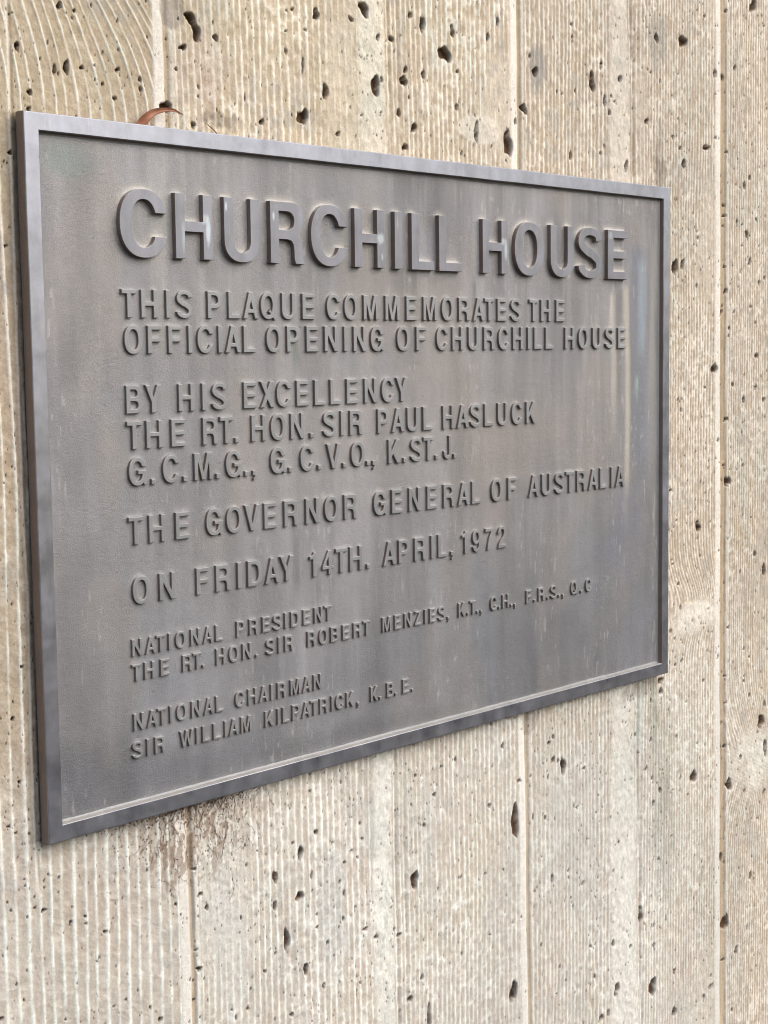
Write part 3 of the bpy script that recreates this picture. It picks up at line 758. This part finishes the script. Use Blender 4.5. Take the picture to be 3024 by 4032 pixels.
cell = smooth((lad - .52) / .22) * (1 - .6 * big) * smooth((fbm(WX * 24, WZ * 16, 67, 2) - .30) / .35)
rough = fbm(WX * 90, WZ * 90, 74, 4)
sm = np.zeros_like(WX)
def band(x0t, x1t, x0b, x1b, a, zt_=.32, zb_=-.36):
    t = (zt_ - WZ) / (zt_ - zb_)
    l = x0t + (x0b - x0t) * t + (vn(WZ * 14, WZ * 0, 81) - .5) * .006; r_ = x1t + (x1b - x1t) * t + (vn(WZ * 10, WZ * 0, 82) - .5) * .004
    return smooth((WX - l) / .006) * smooth((r_ - WX) / .004) * a, l, r_
sm = smooth((fbm(WX * 16, WZ * 7, 83, 4) - .585) / .14) * .45 * smooth((WX + .24) / .02)
m_, l2, r2 = band(-.052, -.020, -.0485, -.0205, .92); sm = np.maximum(sm, m_)
m_, l3, r3 = band(.262, .296, .266, .312, .85, .32, -.42); sm = np.maximum(sm, m_)
def ell(x0, z0, rx, rz, seed, a=1.0, soft=.35):
    q = ((WX - x0) / rx) ** 2 + ((WZ - z0) / rz) ** 2 + (fbm(WX * 40, WZ * 40, seed, 3) - .5) * .9
    return smooth((1 - q) / soft) * a
sm = np.maximum(sm, ell(.405, -.182, .060, .022, 91, 1.0, .9) * b3)
sm = np.maximum(sm, ell(.520, -.345, .056, .044, 92, 1.0, 1.0) * b4)
sm = np.maximum(sm, ell(-.30, .40, .05, .05, 93) * .4)
sm = np.maximum(sm, ell(.09, .255, .03, .012, 94, .8))
sm = np.maximum(sm, ell(.445, .262, .014, .010, 95, .9) * b3)
rib_s = rib * (1 - sm)
h = .00052 * rib_s * (1 + .5 * big) + .0003 * cell * (1 - sm) * (1 - rib) + .0008 * (mot - .5) * (1 - .45 * big) + .0009 * sm * .55 + .0016 * (rough - .5) * (.35 + .5 * sm * .3)
h += (fbm(WX * 6, WZ * 4, 75, 3) - .5) * .0016
# narrow furrows beside the smooth bands
for (bx, wd, dp) in ((r2 + .0025, .0015, .0011), (r2 + .0125, .0016, .0009), (r3 + .004, .0018, .0013), (l3 - .002, .001, .0004)):
    h -= dp * np.exp(-((WX - bx) / wd) ** 2)
rip = np.sin((WZ + WX * .5) * 1500) * ell(.515, -.350, .064, .05, 96) * b4
h += rip * .00015
hatch = vn((WX * .55 + WZ) * 620 + 4 * rough, (WX - WZ * .5) * 120, 86) - .5
h += .00028 * hatch * (1 - rib) * (.35 + .65 * big)
h += (fbm(WX * 230, WZ * 190, 87, 3) - .5) * .0009 * (.35 + .9 * sm)
tone = np.clip(hatch * .22 * (1 - rib) + rib_s * 1.2 + cell * .42 * (1 - sm) + (mot - .50) * .85 * (1 - .5 * big), 0, 1)
tone = np.maximum(tone, sm * (.70 + .35 * (mot - .5)))
# palette: ridges pale, valleys sandy; warmer high on the left, cooler low down
lft = 1 - smooth((WZ - .10) / .14) * (1 - smooth((WX + .1) / .3))
ridge = mixc(s2l(231, 224, 206), s2l(236, 230, 217), lft)
valley = mixc(s2l(184, 168, 137), s2l(176, 160, 136), lft)
lowm = smooth((-.14 - WZ) / .12) * smooth((.62 - WX) / .30)
ridge = mixc(ridge, s2l(218, 224, 218), lowm * .9)
valley = mixc(valley, s2l(186, 177, 162), lowm * .85)
grn = smooth((fbm(WX * 22, WZ * 9, 111, 3) - .52) / .16)
ridge = mixc(ridge, s2l(200, 216, 206), grn * .35)
yel = smooth((fbm(WX * 13, WZ * 8, 112, 3) - .5) / .2)
valley = mixc(valley, s2l(184, 160, 122), yel * .30)
pnk = smooth((fbm(WX * 50, WZ * 30, 115, 3) - .52) / .16)
valley = mixc(valley, s2l(178, 156, 136), pnk * .25)
ridge = mixc(ridge, s2l(226, 214, 200), pnk * .15)
WC = mixc(valley, ridge, tone)
WC *= (1 + (fbm(WX * 260, WZ * 200, 113, 3) - .5) * .34)[..., None]
WC *= (1 + (fbm(WX * 9, WZ * 6, 114, 3) - .5) * .26)[..., None]
gry = smooth((fbm(WX * 28, WZ * 16, 116, 4) - .58) / .12) * smooth((vn(WX * 220, WZ * 150, 117) - .3) / .4)
WC = mixc(WC, s2l(165, 165, 160), gry * .35)

def seam(s_, ws, wg, rimr=True, amp_=1.0, act=None):
    """strip left of the seam, groove right of it"""
    global h, WC
    d = WX - s_ - jx
    act = 1.0 if act is None else act
    ms = smooth((d + ws) / .0022) * smooth((.0012 - d) / .0012)
    mg = smooth((d + .0022) / .0040) * smooth((wg - d) / .0022)
    mr = np.exp(-((d - wg - .0016) / .0017) ** 2) * (1.0 if rimr else 0)
    fine = (fbm(WX * 60, WZ * 25, 121, 4) - .5)
    hs = .0007 + fine * .0004 - .0008 * np.exp(-((d + ws) / .0012) ** 2)
    k = ms * act
    h = h * (1 - k) + hs * k
    k = np.clip(mg * act, 0, 1)
    h = h * (1 - k) + (-.0009 * amp_ + fine * .0003) * k
    h = h + mr * act * .0004 * amp_
    c_ = np.broadcast_to(s2l(234, 229, 218), WC.shape) * (1 + fine * .22)[..., None]
    low_ = smooth((-.15 - WZ) / .2)
    c_ = mixc(c_, s2l(206, 206, 198), low_ * .6)
    WC = mixc(WC, c_, ms * .88 * act)
    cg = np.broadcast_to(s2l(180, 156, 118), WC.shape) * (1 + fine * .5 + (vn(WX * 400, WZ * 120, 122) - .5) * .2)[..., None]
    WC = mixc(WC, cg, np.clip(mg * act, 0, 1) * .80)
    WC = mixc(WC, s2l(216, 216, 204), mr * .6 * act)
seam(sA, .0105, .0048)
seam(sB, .0105, .0055)
seam(sC, .0112 + 0 * WX, .0105)
seam(sD, .0035, .0028, False, .9, smooth((WZ + .265) / .02))
seam(sE, .0105, .0060)

PM = np.zeros(WX.shape); PC = np.zeros(WC.shape)
def pit(x, z, w, hh, seed, depth=None, dark=None):
    global h, WC
    r = np.random.RandomState(seed)
    w = max(w, .0009); hh = max(hh, .0011)
    i0, i1 = np.searchsorted(X1, [x - w * 1.1, x + w * 1.1])
    i1 = min(i1 + 1, len(X1)); i0 = max(i0 - 1, 0)
    zc = Z1[i0]
    j0, j1 = np.searchsorted(zc, [z - hh * 1.1, z + hh * 1.1]); j0 = max(j0 - 2, 0); j1 = min(j1 + 3, Z1.shape[1])
    dx = (WX[i0:i1, j0:j1] - x) / (w * .5); dz = (WZ[i0:i1, j0:j1] - z) / (hh * .5)
    sk = r.uniform(-.25, .25)
    dx = dx + sk * dz
    th = np.arctan2(dz, dx); rr = np.hypot(dx, dz)
    R_ = 1 + .16 * np.sin(2 * th + r.uniform(0, 6)) + .13 * np.sin(3 * th + r.uniform(0, 6)) + .08 * np.sin(5 * th + r.uniform(0, 6))
    q = rr / R_
    m = smooth((1.10 - q) / .26)
    size = min(w, hh)
    dp = depth if depth is not None else min(.0060, size * 1.1 + .0008)
    h[i0:i1, j0:j1] -= m * dp * (1 - .25 * smooth(-dz * .5 + .2) * (size > .003))
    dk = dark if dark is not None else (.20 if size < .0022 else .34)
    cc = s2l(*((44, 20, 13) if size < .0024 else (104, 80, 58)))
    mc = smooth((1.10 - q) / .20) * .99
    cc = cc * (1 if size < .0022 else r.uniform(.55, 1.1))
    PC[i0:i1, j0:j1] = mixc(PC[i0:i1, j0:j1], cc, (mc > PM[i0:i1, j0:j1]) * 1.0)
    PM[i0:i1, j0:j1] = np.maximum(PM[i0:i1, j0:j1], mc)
k = 0
for x, z, w, hh in PORES:
    k += 1
    pit(x * 1e-4, z * 1e-4, max(w * 1e-5 * 1.05, .0012), max(hh * 1e-5 * 1.05, .0013), k)
rs2 = np.random.RandomState(77)
for _ in range(3200):
    x = rs2.uniform(-.39, .60); zz0, zz1 = zlim(np.array(x)); z = rs2.uniform(float(zz0), float(zz1))
    if abs(x) < W2 - .01 and abs(z) < H2 - .01:
        continue
    cl = float(vn(np.array(x * 28.0), np.array(z * 16.0), 131))
    if rs2.rand() > .25 + 1.1 * max(0, cl - .35):
        continue
    k += 1
    s_ = rs2.uniform(.0006, .0013) * (1.35 if rs2.rand() < .12 else 1)
    pit(x, z, s_, s_ * rs2.uniform(.9, 1.9), k)
for _ in range(160):                         # a thin scatter beyond the picture
    x = rs2.uniform(-.8, 1.2); z = rs2.uniform(-1, .9)
    k += 1
    if x < -.42 or x > .62 or z > .5 or z < -.72:
        pit(x, z, rs2.uniform(.004, .009), rs2.uniform(.006, .014), k)

# scars where the paste has come away and grey aggregate shows, water marks, dirt
def stain(x, z, rx, rz, c_, a, seed, fx=60, fz=40, rough_=1.8, soft=.7, dh=0.0):
    global WC, h
    q = ((WX - x) / rx) ** 2 + ((WZ - z) / rz) ** 2 + (fbm(WX * fx, WZ * fz, seed, 4) - .5) * rough_
    m = smooth((1 - q) / soft) * a
    WC = mixc(WC, s2l(*c_), m)
    if dh:
        h = h - m * dh
stain(-.222, .304, .011, .016, (158, 150, 138), .8, 201, dh=.0012)
stain(.1655, .307, .014, .022, (150, 146, 142), .7, 202, dh=.0008)
stain(.342, .352, .018, .034, (158, 154, 142), .65, 203, dh=.0006)
stain(.345, .238, .012, .022, (110, 96, 84), .55, 204, 160, 50, 2.6)
stain(.345, .260, .006, .03, (128, 116, 104), .45, 205, 200, 40, 2.2)
stain(-.20, .262, .03, .035, (190, 168, 156), .35, 206, 120, 90, 2.4)
stain(-.185, .236, .02, .006, (92, 76, 66), .45, 207, 200, 120, 2.6)
stain(.315, -.238, .035, .010, (104, 92, 78), .4, 210, 170, 90, 2.6)
stain(.338, -.262, .010, .036, (136, 142, 120), .45, 211, 150, 30, 2.2)
stain(.315, -.268, .007, .04, (178, 196, 190), .55, 212, 150, 30, 1.6)
stain(.350, -.30, .018, .07, (146, 150, 128), .35, 213, 150, 24, 2.2)
stain(.36, -.40, .02, .08, (150, 152, 138), .35, 214, 160, 30, 2.2)
stain(.10, -.226, .20, .005, (120, 104, 88), .35, 215, 200, 140, 3.0)
stain(.15, -.236, .012, .012, (120, 96, 74), .35, 216, 160, 80, 2.6)
stain(-.045, -.29, .02, .035, (176, 188, 186), .35, 217, 60, 20)
stain(-.09, -.33, .02, .06, (168, 176, 178), .40, 218, 110, 18, 2.0)
stain(.01, -.31, .03, .07, (172, 178, 174), .30, 219, 120, 20, 2.2)
stain(-.19, -.34, .02, .07, (196, 200, 202), .35, 220, 70, 20)
stain(.22, -.35, .05, .09, (184, 184, 182), .30, 221, 70, 24)
stain(.11, -.37, .03, .07, (166, 164, 160), .30, 222, 120, 30, 2.4)
tb = np.where(WX < sA, .96, np.where(WX < sB, 1.0, np.where(WX < sC, .95, .93)))
WC = WC * tb[..., None]
lumw = WC.mean(-1, keepdims=True)
ds = .24 + .16 * lowm[..., None]
WC = WC * (1 - ds) + lumw * ds * np.array([1.0, 1.0, .985])
WC = WC * (.92 + .06 * lowm[..., None])
# dirt washed down below the lower edge near the second seam
q = fbm(WX * 90, WZ * 50, 231, 5); q2 = fbm(WX * 420, WZ * 230, 232, 4)
en = np.exp(-((WX + .225) / .048) ** 2) * smooth((-.222 - WZ) / .004) * smooth((WZ + .315) / .07)
m = smooth((q * .55 + q2 * .65 + en * .27 - .78) / .07) * np.clip(en * 1.5, 0, 1)
WC = mixc(WC, s2l(112, 84, 62), np.clip(m * .55, 0, 1))
soft_ = en * smooth((WZ + .275) / .05) * .45 * (.5 + q)
WC = mixc(WC, s2l(152, 130, 108), np.clip(soft_ * .4, 0, .6))
# darker line where the plaque nearly touches
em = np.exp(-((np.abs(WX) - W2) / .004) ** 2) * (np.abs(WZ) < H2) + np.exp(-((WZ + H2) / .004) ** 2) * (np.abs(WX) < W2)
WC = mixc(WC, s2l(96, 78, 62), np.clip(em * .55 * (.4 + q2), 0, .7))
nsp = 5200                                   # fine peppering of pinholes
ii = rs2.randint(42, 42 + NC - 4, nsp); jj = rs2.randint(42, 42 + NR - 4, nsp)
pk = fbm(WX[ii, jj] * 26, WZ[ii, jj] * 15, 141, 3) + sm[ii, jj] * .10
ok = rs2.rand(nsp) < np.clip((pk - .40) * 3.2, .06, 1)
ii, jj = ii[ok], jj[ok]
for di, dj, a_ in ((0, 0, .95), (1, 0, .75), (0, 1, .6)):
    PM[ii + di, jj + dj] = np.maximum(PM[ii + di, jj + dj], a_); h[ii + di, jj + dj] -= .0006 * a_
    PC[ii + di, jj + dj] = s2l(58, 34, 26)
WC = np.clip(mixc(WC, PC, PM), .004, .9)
# never let the paste poke through the casting's back edge
close = (np.abs(WX) < W2 + .001) & (np.abs(WZ) < H2 + .001)
h = np.where(close, np.minimum(h, .0016), h)
VV = np.stack([WX, -h, WZ], -1)
hid = (np.abs(WX) < W2 - .022) & (np.abs(WZ) < H2 - .022)
keepf = ~(hid[:-1, :-1] & hid[1:, :-1] & hid[1:, 1:] & hid[:-1, 1:])
cx = (WX[:-1, :-1] + WX[1:, 1:]) / 2
def at_col(s_):
    return (s_[:-1, :-1] + s_[1:, 1:]) / 2
edges = [-9 + 0 * cx, at_col(sD) - .0035, at_col(sA) + .0026, at_col(sB) + .0030, at_col(sC) + .0050, at_col(sE) + .003, 9 + 0 * cx]
tot = 0
for a, b_ in zip(edges, edges[1:]):
    k_ = keepf & (cx >= a) & (cx < b_)
    if k_.sum() == 0:
        continue
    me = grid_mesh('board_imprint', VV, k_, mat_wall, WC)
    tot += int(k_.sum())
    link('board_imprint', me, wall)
print('wall quads', tot)

# ------------------------------------------------------------------ dry leaf on the top edge
mat_leaf, nt, b = new_mat('dry_gum_leaf')
P = world_pos(nt)
c1 = ramp(nt, noise(nt, P, 160, 5, .6), [(.3, (.12, .042, .020)), (.5, (.25, .095, .045)), (.65, (.30, .13, .07)), (.85, (.34, .20, .12))])
nt.links.new(c1, b.inputs['Base Color'])
b.inputs['Roughness'].default_value = .65
bump(nt, b, noise(nt, P, 500, 3), .0003, .5)
cl = [(-.2560, .2215), (-.2535, .2273), (-.2485, .2320), (-.2422, .2352), (-.2340, .2372), (-.2265, .2370), (-.2229, .2356), (-.2218, .2346)]
wd = [.0066, .0062, .0052, .0040, .0027, .0017, .0009, .0003]
# resample the centre line
tt = np.linspace(0, len(cl) - 1, 36)
cxs = np.interp(tt, range(len(cl)), [p[0] for p in cl]); czs = np.interp(tt, range(len(cl)), [p[1] for p in cl]); ws_ = np.interp(tt, range(len(cl)), wd)
for _ in range(3):
    cxs[1:-1] = (cxs[:-2] + 2 * cxs[1:-1] + cxs[2:]) / 4; czs[1:-1] = (czs[:-2] + 2 * czs[1:-1] + czs[2:]) / 4
vs = []; fs = []
K = 7
for sd in (0, 1):
    for i in range(36):
        a = max(i - 1, 0); e = min(i + 1, 35)
        tx, tz = cxs[e] - cxs[a], czs[e] - czs[a]; l = math.hypot(tx, tz); nx, nz = -tz / l, tx / l
        for j in range(K):
            t = j / (K - 1) - .5
            yy = .0052 - .0026 * (i / 35) ** 1.4 + abs(t) * -.0014 * (1 - i / 40) + .0006 * math.sin(i * .5) + (.00028 if sd else 0) + .0003 * (abs(t) < .05)
            vs.append((cxs[i] + nx * t * ws_[i], yy, czs[i] + nz * t * ws_[i]))
M = 36 * K
for i in range(35):
    for j in range(K - 1):
        a = i * K + j
        fs.append((a, a + K, a + K + 1, a + 1)); fs.append((M + a, M + a + 1, M + a + K + 1, M + a + K))
    for j in (0, K - 1):
        a = i * K + j
        fs.append((a, a + M, a + M + K, a + K))
fs.append(tuple(range(K)) + tuple(M + j for j in reversed(range(K))))
me = bpy.data.meshes.new('dry_leaf'); me.from_pydata(vs, [], fs); me.materials.append(mat_leaf)
for p in me.polygons: p.use_smooth = True
me.update()
leaf = link('dry_leaf', me, None, (0, 0, ZC))
leaf['label'] = 'curved reddish brown dry gum leaf caught on the top edge of the plaque'
leaf['category'] = 'leaf'

def tube(pts, r0, r1, n=6):
    vs = []; fs = []
    for i, p in enumerate(pts):
        a = Vector(pts[max(0, i - 1)]); e = Vector(pts[min(len(pts) - 1, i + 1)])
        d = (e - a).normalized(); u = d.cross(Vector((.3, .9, .2))).normalized(); v = d.cross(u)
        r = r0 + (r1 - r0) * i / (len(pts) - 1)
        for k in range(n):
            t = 2 * math.pi * k / n
            vs.append(tuple(Vector(p) + u * math.cos(t) * r + v * math.sin(t) * r))
    for i in range(len(pts) - 1):
        for k in range(n):
            fs.append((i * n + k, i * n + (k + 1) % n, (i + 1) * n + (k + 1) % n, (i + 1) * n + k))
    fs.append(tuple(range(n))[::-1]); fs.append(tuple(range((len(pts) - 1) * n, len(pts) * n)))
    return vs, fs
vs, fs = tube([(-.1955, .0088, .2320), (-.1944, .0082, .2306), (-.1930, .0077, .2295), (-.1916, .0070, .2283), (-.1902, .0064, .2266), (-.1897, .0062, .2253)], .00030, .00050)
me = bpy.data.meshes.new('twig'); me.from_pydata(vs, [], fs); me.materials.append(mat_leaf); me.update()
tw = link('twig', me, None, (0, 0, ZC))
tw['label'] = 'tiny reddish twig lying against the wall on the top edge right of the dry leaf'
tw['category'] = 'twig'

# ------------------------------------------------------------------ dusty cobweb and crumbs under the lower edge
mat_web, nt, b = new_mat('dusty_cobweb')
P = world_pos(nt)
c1 = ramp(nt, noise(nt, P, 700, 3, .6), [(.3, (.07, .042, .028)), (.55, (.14, .088, .058)), (.8, (.30, .23, .17))])
nt.links.new(c1, b.inputs['Base Color']); b.inputs['Roughness'].default_value = .95
def wall_y(x, z):
    i = int(np.clip(np.searchsorted(X1, x), 0, len(X1) - 1)); j = int(np.clip(np.searchsorted(Z1[i], z), 0, Z1.shape[1] - 1))
    return YW - float(h[i, j])
vs = []; fs = []
r = random.Random(9)
def addm(v, f):
    o_ = len(vs); vs.extend(v); fs.extend(tuple(i + o_ for i in q_) for q_ in f)
def crumb(x, y, z, s_):
    t = [(r.uniform(.7, 1.2) * s_ * a, r.uniform(.6, 1) * s_ * b_, r.uniform(.7, 1.2) * s_ * c_) for a, b_, c_ in ((1, 0, 0), (-1, 0, 0), (0, 1, 0), (0, -1, 0), (0, 0, 1), (0, 0, -1))]
    addm([(x + a, y + b_, z + c_) for a, b_, c_ in t], [(0, 2, 4), (2, 1, 4), (1, 3, 4), (3, 0, 4), (2, 0, 5), (1, 2, 5), (3, 1, 5), (0, 3, 5)])
for _ in range(760):
    x = r.gauss(-.225, .036)
    if x < -.33: continue
    z = -H2 - abs(r.gauss(0, .022)) - .0002
    if r.random() < .35:
        z = -H2 - abs(r.gauss(0, .004))
    crumb(x, wall_y(x, z) - .0002, z, r.uniform(.0002, .0007) * (1.4 if z > -H2 - .006 else 1))
for _ in range(420):
    x = r.uniform(-.33, .34); z = -H2 - abs(r.gauss(0, .0028))
    if r.random() < .5: x = r.gauss(.3, .03) if r.random() < .5 else r.gauss(.14, .02)
    if abs(x) > .345: continue
    crumb(x, wall_y(x, z) - .0003, z, r.uniform(.0002, .0006))
for _ in range(80):
    x = r.gauss(-.22, .036); z = -H2 - abs(r.gauss(0, .026)) - .001
    pts = []; a = r.uniform(-2.6, -.6); L = r.uniform(.0012, .0026)
    y = wall_y(x, z) - .0003
    for k_ in range(r.randint(4, 9)):
        pts.append((x, y, z)); a += r.uniform(-.7, .7); x += math.cos(a) * L; z += math.sin(a) * L
        y = min(wall_y(x, z) - r.uniform(.0001, .0008), .0118)
        if z > -H2 - .0005: z = -H2 - .0005
    v, f = tube(pts, r.uniform(.00010, .00022), .00008, 4)
    addm(v, f)
for _ in range(70):                          # threads slung from the bronze edge to the wall
    x = r.gauss(-.225, .032)
    if x < -.33: continue
    p0 = Vector((x, r.uniform(.004, .0085), -H2)); x2 = x + r.uniform(-.012, .012); z2 = -H2 - r.uniform(.003, .014)
    p1 = Vector((x2, wall_y(x2, z2) - .0002, z2))
    pts = [tuple(p0.lerp(p1, t / 5) + Vector((0, 0, -.0008 * math.sin(math.pi * t / 5)))) for t in range(6)]
    v, f = tube(pts, .00010, .00010, 4); addm(v, f)
me = bpy.data.meshes.new('cobweb'); me.from_pydata(vs, [], fs); me.materials.append(mat_web); me.update()
cw = link('cobweb', me, None, (0, 0, ZC))
cw['label'] = 'brown dusty cobweb and crumbs of dirt clinging to the wall just below the plaque'
cw['category'] = 'cobweb'; cw['kind'] = 'stuff'
